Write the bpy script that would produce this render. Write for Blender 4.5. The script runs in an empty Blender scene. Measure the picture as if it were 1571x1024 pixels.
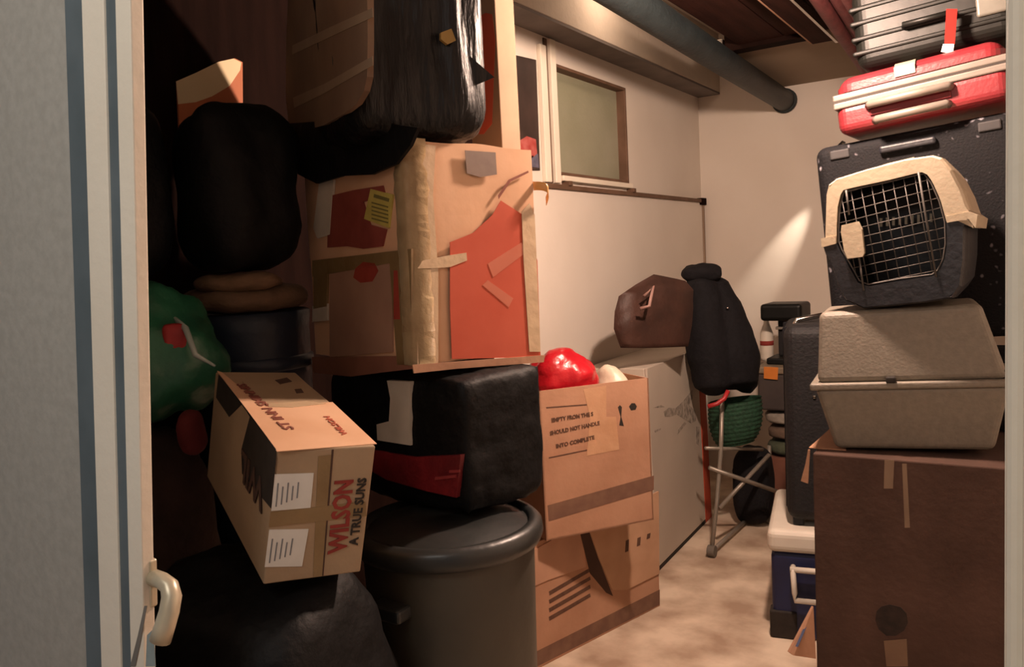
import bpy, bmesh, math, random
import numpy as np
from mathutils import Vector, Matrix, Euler, noise
random.seed(7)
SC = bpy.context.scene
COL = SC.collection
R = math.radians

# ------------------------------------------------------------------ camera
FPX, CX, CY = 1230.0, 785.5, 512.0
CAM_M = Matrix.Rotation(R(33.5), 3, 'Z') @ Matrix.Rotation(R(90 - 5.1), 3, 'X') @ Matrix.Rotation(R(-3.0), 3, 'Z')
CAM_O = Vector((0, 0, 1.5))
cam_d = bpy.data.cameras.new('camera'); cam = bpy.data.objects.new('camera', cam_d); COL.objects.link(cam)
cam_d.sensor_width = 36; cam_d.lens = 36 * FPX / 1571; cam_d.clip_start = 0.02
cam.matrix_world = Matrix.Translation(CAM_O) @ CAM_M.to_4x4()
SC.camera = cam

# ------------------------------------------------------------------ world, lamps, exposure
w = bpy.data.worlds.new('world'); SC.world = w; w.use_nodes = True
w.node_tree.nodes['Background'].inputs[0].default_value = (0.82, 0.86, 1.0, 1)
w.node_tree.nodes['Background'].inputs[1].default_value = 0.12
def lamp(name, kind, loc, energy, color, **kw):
    d = bpy.data.lights.new(name, kind); d.energy = energy; d.color = color
    for k, v in kw.items(): setattr(d, k, v)
    o = bpy.data.objects.new(name, d); o.location = loc; COL.objects.link(o); return o
LAMP = Vector((-0.56, 2.30, 2.36))
lamp('bulb_light', 'POINT', LAMP - Vector((0, 0, .075)), 165, (1.0, 0.71, 0.55), shadow_soft_size=0.05)
al = lamp('corridor_light', 'AREA', (-0.75, -0.55, 2.5), 14, (1.0, 0.95, 0.88), shape='RECTANGLE', size=0.9, size_y=0.4)
al.rotation_euler = Euler((R(30), 0, R(10)))
lamp('beam_fill_light', 'POINT', (-1.5, 3.5, 2.74), 5, (1.0, 0.72, 0.54), shadow_soft_size=0.04)  # added, unseen source that brightens the side face of the beam
SC.view_settings.view_transform = 'Standard'; SC.view_settings.look = 'None'
SC.view_settings.exposure = 0.0; SC.view_settings.gamma = 1.0; SC.view_settings.use_curve_mapping = False

# ------------------------------------------------------------------ helpers
def lin(h):
    h = h.lstrip('#'); v = [int(h[i:i + 2], 16) / 255 for i in (0, 2, 4)]
    return tuple(c / 12.92 if c <= .04045 else ((c + .055) / 1.055) ** 2.4 for c in v)
MATS = {}
def mat(name, c1, c2=None, rough=.7, scale=6., bump=0., bscale=40., metal=0., detail=6., mix=(.35, .65), spec=.5, trans=0., emit=0., stretch=None):
    if name in MATS: return MATS[name]
    m = bpy.data.materials.new(name); m.use_nodes = True; nt = m.node_tree; N = nt.nodes; L = nt.links
    b = N['Principled BSDF']; b.inputs['Roughness'].default_value = rough; b.inputs['Metallic'].default_value = metal
    b.inputs['Specular IOR Level'].default_value = spec
    if trans: b.inputs['Transmission Weight'].default_value = trans
    tc = N.new('ShaderNodeTexCoord'); mp = N.new('ShaderNodeMapping'); L.new(tc.outputs['Object'], mp.inputs[0])
    if stretch: mp.inputs['Scale'].default_value = stretch
    n = N.new('ShaderNodeTexNoise'); n.inputs['Scale'].default_value = scale; n.inputs['Detail'].default_value = detail
    L.new(mp.outputs[0], n.inputs['Vector'])
    r = N.new('ShaderNodeValToRGB'); r.color_ramp.elements[0].position = mix[0]; r.color_ramp.elements[1].position = mix[1]
    r.color_ramp.elements[0].color = (*lin(c1), 1); r.color_ramp.elements[1].color = (*lin(c2 or c1), 1)
    L.new(n.outputs['Fac'], r.inputs[0]); L.new(r.outputs[0], b.inputs['Base Color'])
    if emit:
        L.new(r.outputs[0], b.inputs['Emission Color']); b.inputs['Emission Strength'].default_value = emit
    if bump:
        n2 = N.new('ShaderNodeTexNoise'); n2.inputs['Scale'].default_value = bscale; n2.inputs['Detail'].default_value = 5
        L.new(mp.outputs[0], n2.inputs['Vector'])
        bp = N.new('ShaderNodeBump'); bp.inputs['Strength'].default_value = bump; bp.inputs['Distance'].default_value = .01
        L.new(n2.outputs['Fac'], bp.inputs['Height']); L.new(bp.outputs[0], b.inputs['Normal'])
    MATS[name] = m; return m

def mesh_obj(name, bm, m=None, parent=None, smooth=False):
    me = bpy.data.meshes.new(name); bm.normal_update(); bm.to_mesh(me); bm.free()
    if smooth:
        for p in me.polygons: p.use_smooth = True
    if m: me.materials.append(m)
    o = bpy.data.objects.new(name, me); COL.objects.link(o)
    if parent: o.parent = parent
    return o
def tag(o, label, cat, group=None):
    o['label'] = label; o['category'] = cat
    if group: o['group'] = group
    return o
def thing(name, label, cat, loc=(0, 0, 0), rot=(0, 0, 0), group=None):
    o = bpy.data.objects.new(name, None); COL.objects.link(o); o.empty_display_size = .05
    o.location = loc; o.rotation_euler = Euler([R(a) for a in rot]); tag(o, label, cat, group); return o
def struct(o): o['kind'] = 'structure'; return o
def M_of(loc, rot): return Matrix.Translation(Vector(loc)) @ Euler([R(a) for a in rot]).to_matrix().to_4x4()

def add_box(bm, lo, hi, M=None, bev=0, seg=2):
    r = bmesh.ops.create_cube(bm, size=1); vs = r['verts']
    for v in vs:
        v.co = Vector([lo[i] + (v.co[i] + .5) * (hi[i] - lo[i]) for i in range(3)])
    if bev:
        es = list({e for v in vs for e in v.link_edges})
        rr = bmesh.ops.bevel(bm, geom=es, offset=bev, segments=seg, profile=.5, affect='EDGES')
        vs = list({v for f in rr['faces'] for v in f.verts} | {v for v in vs if v.is_valid})
    if M is not None:
        for v in vs: v.co = M @ v.co
    return vs
def box(name, lo, hi, m, parent=None, bev=0., seg=2, M=None):
    bm = bmesh.new(); add_box(bm, lo, hi, M, bev, seg); return mesh_obj(name, bm, m, parent, smooth=False)
def add_tube(bm, pts, r, n=10, cap=True):
    pts = [Vector(p) for p in pts]; rr = r if isinstance(r, (list, tuple)) else [r] * len(pts)
    rings = []; prev = None
    for i, p in enumerate(pts):
        t = (pts[min(i + 1, len(pts) - 1)] - pts[max(i - 1, 0)]).normalized()
        if prev is None:
            a = t.cross(Vector((0, 0, 1)))
            if a.length < .1: a = t.cross(Vector((1, 0, 0)))
        else:
            a = prev - t * prev.dot(t)
        a.normalize(); prev = a; b = t.cross(a)
        rings.append([bm.verts.new(p + (a * math.cos(2 * math.pi * k / n) + b * math.sin(2 * math.pi * k / n)) * rr[i]) for k in range(n)])
    for i in range(len(rings) - 1):
        for k in range(n):
            bm.faces.new((rings[i][k], rings[i][(k + 1) % n], rings[i + 1][(k + 1) % n], rings[i + 1][k]))
    if cap:
        bm.faces.new(rings[0][::-1]); bm.faces.new(rings[-1])
def tube(name, pts, r, m, parent=None, n=10):
    bm = bmesh.new(); add_tube(bm, pts, r, n); bmesh.ops.recalc_face_normals(bm, faces=bm.faces[:]); return mesh_obj(name, bm, m, parent, True)
def lathe(name, prof, m, parent=None, n=40, loc=(0, 0, 0)):
    bm = bmesh.new(); rings = []
    for r, z in prof:
        rings.append([bm.verts.new((loc[0] + r * math.cos(2 * math.pi * k / n), loc[1] + r * math.sin(2 * math.pi * k / n), loc[2] + z)) for k in range(n)])
    for i in range(len(rings) - 1):
        for k in range(n):
            bm.faces.new((rings[i][k], rings[i][(k + 1) % n], rings[i + 1][(k + 1) % n], rings[i + 1][k]))
    bmesh.ops.recalc_face_normals(bm, faces=bm.faces[:])
    return mesh_obj(name, bm, m, parent, True)
def prism(name, pts, off, m, parent=None):
    """polygon of 3D points pushed along vector off"""
    bm = bmesh.new(); pts = [Vector(p) for p in pts]; off = Vector(off)
    a = [bm.verts.new(p) for p in pts]; b = [bm.verts.new(p + off) for p in pts]
    bm.faces.new(a[::-1]); bm.faces.new(b)
    for i in range(len(a)): bm.faces.new((a[i], a[(i + 1) % len(a)], b[(i + 1) % len(a)], b[i]))
    bmesh.ops.recalc_face_normals(bm, faces=bm.faces[:])
    bmesh.ops.triangulate(bm, faces=[f for f in bm.faces if len(f.verts) > 4])
    return mesh_obj(name, bm, m, parent)
def fbm(p, o=4): return noise.fractal(p, 1.0, 2.0, o)
def blob(name, dims, m, parent=None, e=2.6, amp=.02, freq=6., seed=0, nu=56, nv=36, taper=0., ridge=.0, loc=(0, 0, 0), sag=0., rz=0., rid_dir=None):
    """closed soft lump: superellipsoid with folds"""
    bm = bmesh.new(); rows = []; s = Vector((seed * 7.3, seed * 3.1, seed * 5.7))
    Mz = Matrix.Rotation(R(rz), 3, 'Z')
    def pt(u, v):
        d = Vector((math.cos(v) * math.cos(u), math.cos(v) * math.sin(u), math.sin(v)))
        r = (abs(d.x) ** e + abs(d.y) ** e + abs(d.z) ** e) ** (-1 / e)
        p = Vector((d.x * r * dims[0] / 2, d.y * r * dims[1] / 2, d.z * r * dims[2] / 2))
        t = p.z / (dims[2] / 2); k = 1 - taper * (t + 1) / 2 + sag * max(0, -t) * .3
        p.x *= k; p.y *= k
        q = p.copy()
        if rid_dir: q = Vector((p.x * rid_dir[0], p.y * rid_dir[1], p.z * rid_dir[2]))
        a = amp * fbm(q * freq + s, 4)
        if ridge: a += ridge * (1 - abs(noise.noise(q * freq * .8 + s * 1.7)) * 2.2)
        return Vector(loc) + Mz @ (p + d * a)
    for j in range(1, nv):
        v = -math.pi / 2 + math.pi * j / nv
        rows.append([bm.verts.new(pt(2 * math.pi * i / nu, v)) for i in range(nu)])
    bot = bm.verts.new(pt(0, -math.pi / 2)); top = bm.verts.new(pt(0, math.pi / 2))
    for j in range(len(rows) - 1):
        for i in range(nu):
            bm.faces.new((rows[j][i], rows[j][(i + 1) % nu], rows[j + 1][(i + 1) % nu], rows[j + 1][i]))
    for i in range(nu):
        bm.faces.new((bot, rows[0][(i + 1) % nu], rows[0][i])); bm.faces.new((rows[-1][i], rows[-1][(i + 1) % nu], top))
    return mesh_obj(name, bm, m, parent, True)
def sheet(name, f, m, parent=None, nu=20, nv=20, th=.003):
    """soft sheet f(u,v)->point, given thickness"""
    bm = bmesh.new(); g = [[bm.verts.new(f(i / nu, j / nv)) for i in range(nu + 1)] for j in range(nv + 1)]
    for j in range(nv):
        for i in range(nu): bm.faces.new((g[j][i], g[j][i + 1], g[j + 1][i + 1], g[j + 1][i]))
    bm.normal_update()
    bmesh.ops.solidify(bm, geom=bm.faces[:], thickness=th)
    return mesh_obj(name, bm, m, parent, True)

# measuring: where the line of sight through a photograph point meets a real plane
def ray(px, py): return CAM_M @ Vector(((px - CX) / FPX, -(py - CY) / FPX, -1))
def at(px, py, d): return CAM_O + ray(px, py) * d
def on(px, py, ax, v):
    r = ray(px, py); return CAM_O + r * ((v - CAM_O[ax]) / r[ax])
def face(M, ax, v, pts):
    Mi = M.inverted(); o = Mi @ CAM_O; out = []
    for px, py in pts:
        d = Mi.to_3x3() @ ray(px, py); out.append(o + d * ((v - o[ax]) / d[ax]))
    return out
def decal(name, root, M, ax, v, pts, m, th):
    off = Vector((0, 0, 0)); off[ax] = th
    return prism(name, face(M, ax, v, pts), off, m, root)
def text(name, body, size, M, m, parent=None, th=.0006, stretch=1., bold=0.):
    c = bpy.data.curves.new(name, 'FONT'); c.body = body; c.size = size; c.extrude = th; c.resolution_u = 2; c.offset = bold
    c.align_x = 'LEFT'
    t = bpy.data.objects.new('tmp', c); COL.objects.link(t)
    dg = bpy.context.evaluated_depsgraph_get(); dg.update()
    me = bpy.data.meshes.new_from_object(t.evaluated_get(dg)); bpy.data.objects.remove(t); bpy.data.curves.remove(c)
    S = Matrix.Diagonal((stretch, 1, 1, 1)); me.transform(M @ S); me.materials.clear(); me.materials.append(m)
    o = bpy.data.objects.new(name, me); COL.objects.link(o)
    if parent: o.parent = parent
    return o
def text_on(name, root, M, ax, v, p0, p1, body, m, size=None, out=1, bold=0., ys=1.):
    """text along the line p0->p1 (photograph points) on a face; fills its length"""
    a, b = face(M, ax, v, [p0, p1]); n = Vector((0, 0, 0)); n[ax] = out
    x = (b - a); ln = x.length; x.normalize(); y = n.cross(x)
    size = size or .02
    T = Matrix((( x[0], y[0], n[0], a[0]), (x[1], y[1], n[1], a[1]), (x[2], y[2], n[2], a[2]), (0, 0, 0, 1)))
    T = Matrix.Translation(n * .0012) @ T
    o = text(name, body, size, Matrix.Identity(4), m, root, bold=bold)
    xs = [q.co.x for q in o.data.vertices]; k = ln / max(xs)
    o.data.transform(T @ Matrix.Diagonal((k, ys, 1, 1)))
    return o

# ------------------------------------------------------------------ materials
plaster = mat('plaster', '#d8cec2', '#e0d7cc', .85, 1.6, .06, 30, spec=.2)
plaster_beam = mat('plaster_beam', '#c4b8aa', '#d0c4b4', .9, 3, .3, 30, spec=.2)
floor_m = mat('floor_concrete', '#a8917c', '#dccab4', .75, 4.5, .15, 24, mix=(.35, .65), spec=.3)
loft_m = mat('brown_boards', '#2c1813', '#3a211a', .85, 3, .2, 12, stretch=(8, 1, 8), spec=.08)
soffit_m = mat('soffit_board', '#8d7a66', '#978570', .85, 2, .1)
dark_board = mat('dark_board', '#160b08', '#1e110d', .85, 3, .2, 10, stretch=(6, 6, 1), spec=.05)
pipe_m = mat('pipe_paint', '#182022', '#222b2d', .6, 9, .5, 40)
cream_paint = mat('cream_paint', '#e2d8c6', '#e8dfce', .55, 4, .1, 60)
grey_paint = mat('grey_panel', '#a09d95', '#aaa79f', .6, 60, .05, 120)
slate_m = mat('slate_tone', '#525d61', '#606b70', .5, 8)  # slate tone for the strips beside the door stiles
trim_wood = mat('trim_wood', '#5a4230', '#6e5240', .7, 8)
glass_m = mat('frosted_glass', '#8f8f78', '#9c9a86', .45, 3, .2, 60, spec=.5)
card = mat('cardboard', '#a47c63', '#b28a70', .85, 5, .15, 40, spec=.2)
card_light = mat('cardboard_light', '#cda281', '#d8b090', .85, 6, .05, 40, spec=.2)
card_dark = mat('cardboard_dark', '#46352e', '#544038', .9, 5, .15, 40, spec=.2)
card_edge = mat('cardboard_edge', '#c79b70', '#b58a60', .9, 20)
tape_m = mat('brown_tape', '#77603f', '#86704e', .3, 10, .2, 30, spec=.6)
tape_clear = mat('pale_tape', '#bba183', '#c9b090', .28, 10, .25, 30, spec=.6)
orange = mat('orange_print', '#b8523c', '#c05b45', .8, 6, .03, 40, spec=.3)
redp = mat('red_print', '#7c2620', '#8a3028', .8, 20, mix=(.3, .7))
red_faint = mat('faint_red_print', '#7a4136', '#85503f', .85, 20, mix=(.3, .7))
ink = mat('black_ink', '#1d1713', '#2a221c', .8, 30)
ink_brown = mat('brown_ink', '#50362a', '#5f4434', .85, 50)
paper = mat('white_paper', '#c9c9c4', '#d6d6d2', .6, 12)
paper_old = mat('old_paper', '#b8aea0', '#c9c0b2', .7, 12)
yellow_p = mat('yellow_paper', '#b0a04e', '#bfae5a', .8, 40)
blackp = mat('black_plastic_film', '#070709', '#0e0e10', .46, 5, 1.0, 22, spec=.32, stretch=(2.2, 2.2, .35))
blackp2 = mat('black_plastic_matte', '#070708', '#0c0c0e', .6, 5, .6, 22, spec=.2)
fabric_b = mat('black_fabric', '#0f0e11', '#17161a', .85, 60, .3, 140, spec=.25)
fabric_p = mat('black_sparkle_fabric', '#09090d', '#8a8890', .8, 34, .3, 140, mix=(.66, .8), detail=1, spec=.25)
bin_m = mat('bin_plastic', '#37332c', '#454036', .5, 4, .3, 12)
bin_rim = mat('bin_rim', '#232423', '#2c2d2c', .38, 6, .2, 20)
blue_bin = mat('blue_bin', '#141d2c', '#1c2738', .5, 5, .2)
red_shell = mat('red_shell', '#641a20', '#701f25', .38, 5, .1, 90)
grey_trim = mat('grey_trim', '#5d564f', '#68615a', .45, 10)
beige_p = mat('beige_plastic', '#ad9f88', '#b7aa93', .38, 8, .1, 60)
navy_p = mat('dark_navy_plastic', '#0c0e15', '#12151d', .5, 6, .2, 50)
steel = mat('steel_wire', '#4c4845', '#5c5854', .5, 20, metal=.2, spec=.3)
tote_m = mat('grey_tote', '#736c61', '#7c7569', .55, 60, .15, 120)
suit_m = mat('black_suitcase', '#0a090b', '#110f13', .7, 40, .3, 90)
gloss_b = mat('gloss_black', '#080907', '#0e0f0c', .5, 4, .15, 14, spec=.3)
blue_cool = mat('cooler_blue', '#10173a', '#16204a', .5, 6)
white_cool = mat('cooler_white', '#cfc6b8', '#d8d0c2', .5, 8)
white_panel = mat('white_panel', '#b9ad9f', '#c8bcad', .6, 2.5, .1, 30, mix=(.3, .75))
grime = mat('grime', '#6a6258', '#b2a698', .9, 34, mix=(.3, .62))
red_plastic = mat('red_bag_film', '#a81621', '#c0202b', .3, 7, .7, 14)
white_film = mat('white_bag_film', '#cfbfa8', '#dccfba', .4, 7, .6, 14)
brown_bag = mat('brown_leather', '#36221b', '#472d24', .6, 7, .4, 26)
sack_m = mat('brown_sack', '#2c1d17', '#3b2820', .9, 12, .5, 50)
green_film = mat('green_bag_film', '#1c4a38', '#2c6a4c', .38, 6, .7, 16)
green_w = mat('green_weave', '#12301f', '#1d4630', .8, 60, .5, 80)
leg_m = mat('grey_tube', '#8b8378', '#978f84', .4, 20, metal=.4)
orange_st = mat('orange_sticker', '#c8742a', '#d27d30', .7, 9)
maroon = mat('maroon_paint', '#5c2a2a', '#703535', .6, 14, .3, 60)
plastic_cloth = mat('cloth_grey', '#80786e', '#978e82', .9, 20, .4, 80)
cloth_green = mat('cloth_olive', '#3f4536', '#4c5240', .9, 20, .4, 80)
cloth_brown = mat('cloth_brown', '#5b4a3e', '#6b584a', .9, 20, .4, 80)
chrome = mat('chrome', '#b5b0a8', '#c5c0b8', .2, 10, metal=1.)
handle_m = mat('worn_handle', '#bfb298', '#d0c4aa', .35, 14, metal=.25)
patch_cream = mat('lit_patch_cream', '#d8c49c', '#dccaa4', .7, 5)  # colours of the painted lamplight patch on the left wall
patch_orange = mat('lit_patch_terracotta', '#a85c36', '#b96c44', .7, 5)

# ------------------------------------------------------------------ setting
WX, BY, RX = -1.9, 5.25, 0.75
struct(box('floor', (WX - .1, -2.2, -.1), (RX + .1, BY + .1, 0), floor_m))
# wall with the window opening
y0, y1, z0, z1 = 3.335, 4.10, 1.895, 2.41
bm = bmesh.new()
for lo, hi in (((WX - .12, -.05 + .6, 0), (WX, y0, 3.0)), ((WX - .12, y1, 0), (WX, BY, 3.0)), ((WX - .12, y0, 0), (WX, y1, z0)), ((WX - .12, y0, z1), (WX, y1, 3.0))): add_box(bm, lo, hi)
struct(mesh_obj('wall_left', bm, plaster))
struct(box('wall_back', (WX - .12, BY, 0), (RX + .1, BY + .1, 3.0), plaster))
struct(box('wall_right', (RX, .55, 0), (RX + .1, BY, 3.0), plaster))
struct(box('ceiling', (WX - .12, .55, 2.9), (RX + .1, BY + .1, 3.0), plaster))
# doorway wall: piece right of the opening, piece far left, lintel
struct(box('wall_front', (.03, .55, 0), (RX, .65, 3.0), plaster))
struct(box('wall_front', (WX, .62, 0), (-1.72, .72, 3.0), plaster))
struct(box('wall_front', (-1.72, .62, 2.3), (.03, .72, 3.0), plaster))
# jamb with rounded casing on the right
bm = bmesh.new()
add_box(bm, (-.0165, .545, 0), (.032, .655, 2.3), None, .006, 3)
add_box(bm, (-.0075, .525, 0), (.09, .546, 2.3), None, .005, 3)
add_box(bm, (-.0185, .60, 0), (-.016, .64, 2.3), None, .001, 2)
struct(mesh_obj('trim_1', bm, cream_paint))
# corridor outside
struct(box('wall_corridor', (-2.6, -2.3, 0), (RX + .1, -2.2, 2.9), plaster))
struct(box('ceiling', (-2.6, -2.3, 2.7), (RX + .1, .55, 2.8), plaster))

# added unseen spot behind the tall stack, casts the streak on the back wall
S0 = on(1296, 232, 1, BY) + Vector((0, -.13, 0)); T0 = on(1172, 432, 1, BY) + Vector((0, .02, 0))
sp = lamp('streak_light', 'SPOT', S0, 75, (1.0, 0.84, 0.68), shadow_soft_size=.01, spot_size=R(19), spot_blend=1.0)
sp.rotation_euler = (T0 - S0).to_track_quat('-Z', 'Y').to_euler()
wl = thing('streak_spot', 'added spot behind the patterned black suitcase that casts the wall streak', 'lamp', S0)
shd = lathe('added_spot_shade', [(.012, .03), (.022, .028), (.034, -.02), (.032, -.02), (.020, .026), (.012, .028)], ink, wl, 20)
shd.rotation_euler = sp.rotation_euler
tube('added_spot_arm', [(0, .0, .03), (0, .06, .05), (0, .13, .05)], .006, ink, wl, 8)

# window
win = thing('window_1', 'small frosted window with pale frame high on the left wall', 'window', (WX, (y0 + y1) / 2, z0)); win['kind'] = 'structure'
for k in ('label', 'category'): del win[k]
def wbox(n, lo, hi, m, bev=.004): return box(n, (lo[0] - WX, lo[1] - (y0 + y1) / 2, lo[2] - z0), (hi[0] - WX, hi[1] - (y0 + y1) / 2, hi[2] - z0), m, win, bev)
wbox('pane', (WX - .05, y0, z0), (WX - .04, y1, z1), glass_m, .0)
fw = .016
for lo, hi in (((WX - .06, y0, z0), (WX + .012, y0 + fw * .7, z1)), ((WX - .06, y1 - fw, z0), (WX + .012, y1, z1)), ((WX - .06, y0, z0), (WX + .012, y1, z0 + fw)), ((WX - .06, y0, z1 - fw), (WX + .012, y1, z1))):
    wbox('window_frame', lo, hi, trim_wood)
wbox('window_casing', (WX - .0, y0 - .055, z0 - .04), (WX + .022, y0 - .006, z1 + .10), cream_paint)
wbox('window_casing', (WX - .0, y0 - .09, z0 - .04), (WX + .008, y0 - .058, z1 + .10), trim_wood)
wbox('window_casing', (WX - .0, y0 - .145, z0 - .04), (WX + .022, y0 - .093, z1 + .06), cream_paint)
wbox('window_sill', (WX, y0, z0 - .028), (WX + .03, y1 + .01, z0 - .002), cream_paint)
for yy in (y0 + .03, y1 - .015): wbox('latch', (WX, yy, z0 - .05), (WX + .045, yy + .03, z0 - .028), trim_wood, .003)

# white board under the window with dark wooden rail and edge
bd = thing('wall_board', 'large white board with dark wooden top rail below the window', 'board', (WX + .001, 3.0, .9))
box('panel', (0, -.2, 0), (.02, 2.215, .925), plaster, bd)
box('rail', (0, -.2, .925), (.034, 2.225, .948), trim_wood, bd, .003)
box('edge_strip', (0, 2.2, 0), (.03, 2.225, .925), mat('grey_edge', '#8f7a68', '#9c8774', .8), bd, .003)
box('corner_clip', (.0, 2.16, .91), (.042, 2.235, .955), dark_board, bd, .004)

po = thing('wall_poster', 'narrow dark poster with red figure at its foot, left of the window', 'poster', (WX + .001, 3.0, 2.1)); POM = M_of((WX + .001, 3.0, 2.1), (0, 0, 0))
decal('sheet', po, POM, 0, 0, [(770, 80), (822, 92), (826, 200), (828, 262), (770, 262)], mat('poster_dark', '#2e211c', '#3c2c26', .6, 8), .002)
decal('red_print', po, POM, 0, .002, [(797, 216), (808, 209), (822, 214), (824, 236), (812, 246), (797, 240)], mat('poster_red', '#a03a34', '#b4605a', .6, 30), .0008)
decal('blue_print', po, POM, 0, .002, [(814, 240), (825, 236), (827, 258), (816, 256)], mat('poster_blue', '#4a4a5c', '#6a6678', .6, 30), .0008)

# beam, loft, pipe
struct(box('trim_2', (WX, .7, 2.53), (WX + .15, BY, 2.9), plaster_beam, None, .004))
struct(box('beam_shade_board', (WX, .7, 2.518), (WX + .148, BY, 2.53), mat('soffit_shade', '#6b635e', '#7a716b', .9, 6)))  # shade under the beam, painted as a darker grey board
struct(box('trim_3', (-1.23, .72, 2.5), (RX, 4.05, 2.56), loft_m))       # loft deck
for i in range(9):
    struct(box('trim_4', (-1.23 + i * .22, .73, 2.492), (-1.23 + i * .22 + .214, 4.0, 2.4995), loft_m, None, .002))
struct(box('trim_5', (-1.30, 3.98, 2.47), (-.90, 4.07, 2.56), dark_board, None, .004))
struct(box('trim_6', (-1.40, 4.07, 2.5), (RX, BY, 2.54), soffit_m))
struct(box('trim_7', (-1.23, .72, 2.56), (-1.20, BY, 2.9), loft_m))
jb = thing('ceiling_joist', 'brown wooden joist with a bright metal edge under the loft', 'joist', (-.86, .75, 2.45))
box('timber', (-.045, 0, 0), (.05, 3.32, .045), loft_m, jb, .003)
box('metal_edge', (.05, 0, -.004), (.062, 3.36, .04), chrome, jb, .001)
box('bead', (-.052, 0, .0), (-.045, 3.3, .02), card, jb, .001)
pp = thing('ceiling_pipe', 'thick dark pipe running under the ceiling to the back wall', 'pipe', (-1.335, 5.24, 2.41))
tube('pipe_run', [(0, 0, 0), (.03, -1.3, .015), (.07, -2.6, .03), (.10, -4.5, .05)], .064, pipe_m, pp, 24)
lathe('collar', [(.064, 0), (.075, 0), (.075, .03), (.064, .03)], pipe_m, pp, 24).matrix_local = M_of((0, -.03, 0), (-90, 0, 0))
box('bracket', (.02, -1.36, .05), (.06, -1.32, .10), chrome, pp, .003)
mb = thing('conduit_bundle', 'bundle of three maroon pipes under the loft beside the black case', 'pipe', (-.66, 3.4, 2.33))
for dx, dz in ((0, 0), (.05, .018), (.095, -.005)):
    tube('conduit', [(dx + .06, -2.4, dz + .12), (dx + .02, -.6, dz + .03), (dx - .03, .8, dz - .02), (dx - .06, 1.84, dz - .05)], .026, maroon, mb, 10)
bl = thing('ceiling_or_added_bulb', 'bare warm light bulb hanging from the loft above the room', 'light bulb', LAMP)
lathe('bulb', [(0.001, -.045), (.018, -.042), (.03, -.02), (.03, 0), (.016, .03), (.013, .04)], mat('bulb_glass', '#ffd9a0', '#ffd9a0', .3, emit=8.), bl, 20)
lathe('socket', [(.015, .035), (.018, .04), (.018, .09), (.004, .10), (.004, .132)], ink, bl, 16)

fill_bl = thing('ceiling_or_added_bulb', 'added bulb high in the gap between beam and loft, lighting the beam side', 'light bulb', (-1.5, 3.5, 2.80))  # body for the added beam fill, out of view
for ch in list(bl.children):
    c_ = ch.copy(); COL.objects.link(c_); c_.parent = fill_bl
fill_bl.scale = (.75, .75, .75)

# ------------------------------------------------------------------ door leaf at the left
DR = (0, 7.2, 0); DL = (-.96, .6, 1.35); DM = M_of(DL, DR)
dl = thing('door_1', 'x', 'door', DL, DR); dl['kind'] = 'structure'
for k in ('label', 'category'): del dl[k]
def dx(px, y=512): return face(DM, 1, 0, [(px, y)])[0].x
X = {p: dx(p) for p in (0, 139, 172, 188)}; X[115] = face(DM, 1, .006, [(115, 512)])[0].x; X[231] = face(DM, 1, .018, [(230, 512)])[0].x
def dbox(n, x0, x1, d0, d1, m, b=.002): return box(n, (x0, d0, -1.33), (x1, d1, .9), m, dl, b)
dbox('panel', -.80, X[115], .014, .03, grey_paint, 0)
dbox('bead', X[115], X[139], .006, .03, slate_m)
dbox('stile', X[139], X[172], 0, .035, cream_paint, .003)
dbox('groove', X[172], X[188], .003, .03, slate_m, 0)
dbox('stile', X[188], X[231], 0, .018, cream_paint, .002)
dbox('stile', -.84, -.80, 0, .04, cream_paint, .003)
# lever handle on the inner side of the latch edge
hx = X[231]
h = face(DM, 1, .03, [(231, 880)])[0]
hp = box('handle_plate', (hx - .012, .010, h.z - .036), (hx + .002, .022, h.z + .034), handle_m, dl, .003, 3)
hm = Matrix.Translation((hx, .016, h.z + .004)) @ Matrix.Scale(.92, 4)
bm = bmesh.new()
add_tube(bm, [(0, 0, 0.004), (.02, .002, .004), (.036, .003, .0), (.046, .0, -.012), (.0515, -.008, -.03), (.052, -.016, -.05), (.049, -.022, -.072)], [.0125, .0125, .0135, .0145, .0145, .015, .0155], 14)
for v in bm.verts: v.co = hm @ v.co
bmesh.ops.recalc_face_normals(bm, faces=bm.faces[:])
mesh_obj('lever', bm, handle_m, hp, True)
decal('drip_stain', dl, DM, 1, -.0005, [(222, 930), (226, 930), (216, 985), (208, 1023), (200, 1023), (212, 975)], mat('drip', '#6f6a63', '#807a72', .6), -.0006)
decal('bare_patch', dl, DM, 1, -.0005, [(226, 975), (236, 965), (239, 1023), (224, 1023)], mat('bare', '#7f8f90', '#94a0a0', .6, 30), -.0006)

# ------------------------------------------------------------------ left wall: dark sheet for wall shade, and lamplight painted as flat colour
wb = tag(box('wall_shade_panel', (WX + .002, .76, 0), (WX + .02, 2.7, 2.5), dark_board, None, .002), 'dark brown sheet standing in for the shaded left wall behind the black bags', 'panel')
PX = WX + .022
pc = thing('light_patch', 'cream and terracotta patch of lamplight painted on the dark sheet above the black bags', 'light_patch', (PX, 1.43, 1.95)); PM = M_of((PX, 1.43, 1.95), (0, 0, 0))
def lit_patch(pts, m, th, n): return decal(n, pc, PM, 0, 0, pts, m, th)
lit_patch([(270, 125), (300, 112), (335, 95), (358, 90), (370, 96), (371, 215), (274, 215)], patch_orange, .006, 'lit_field')
decal('cream_field', pc, PM, 0, .006, [(270, 125), (300, 112), (335, 95), (358, 90), (370, 96), (368, 108), (352, 132), (325, 148), (300, 157), (273, 160)], patch_cream, .001)

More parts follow.
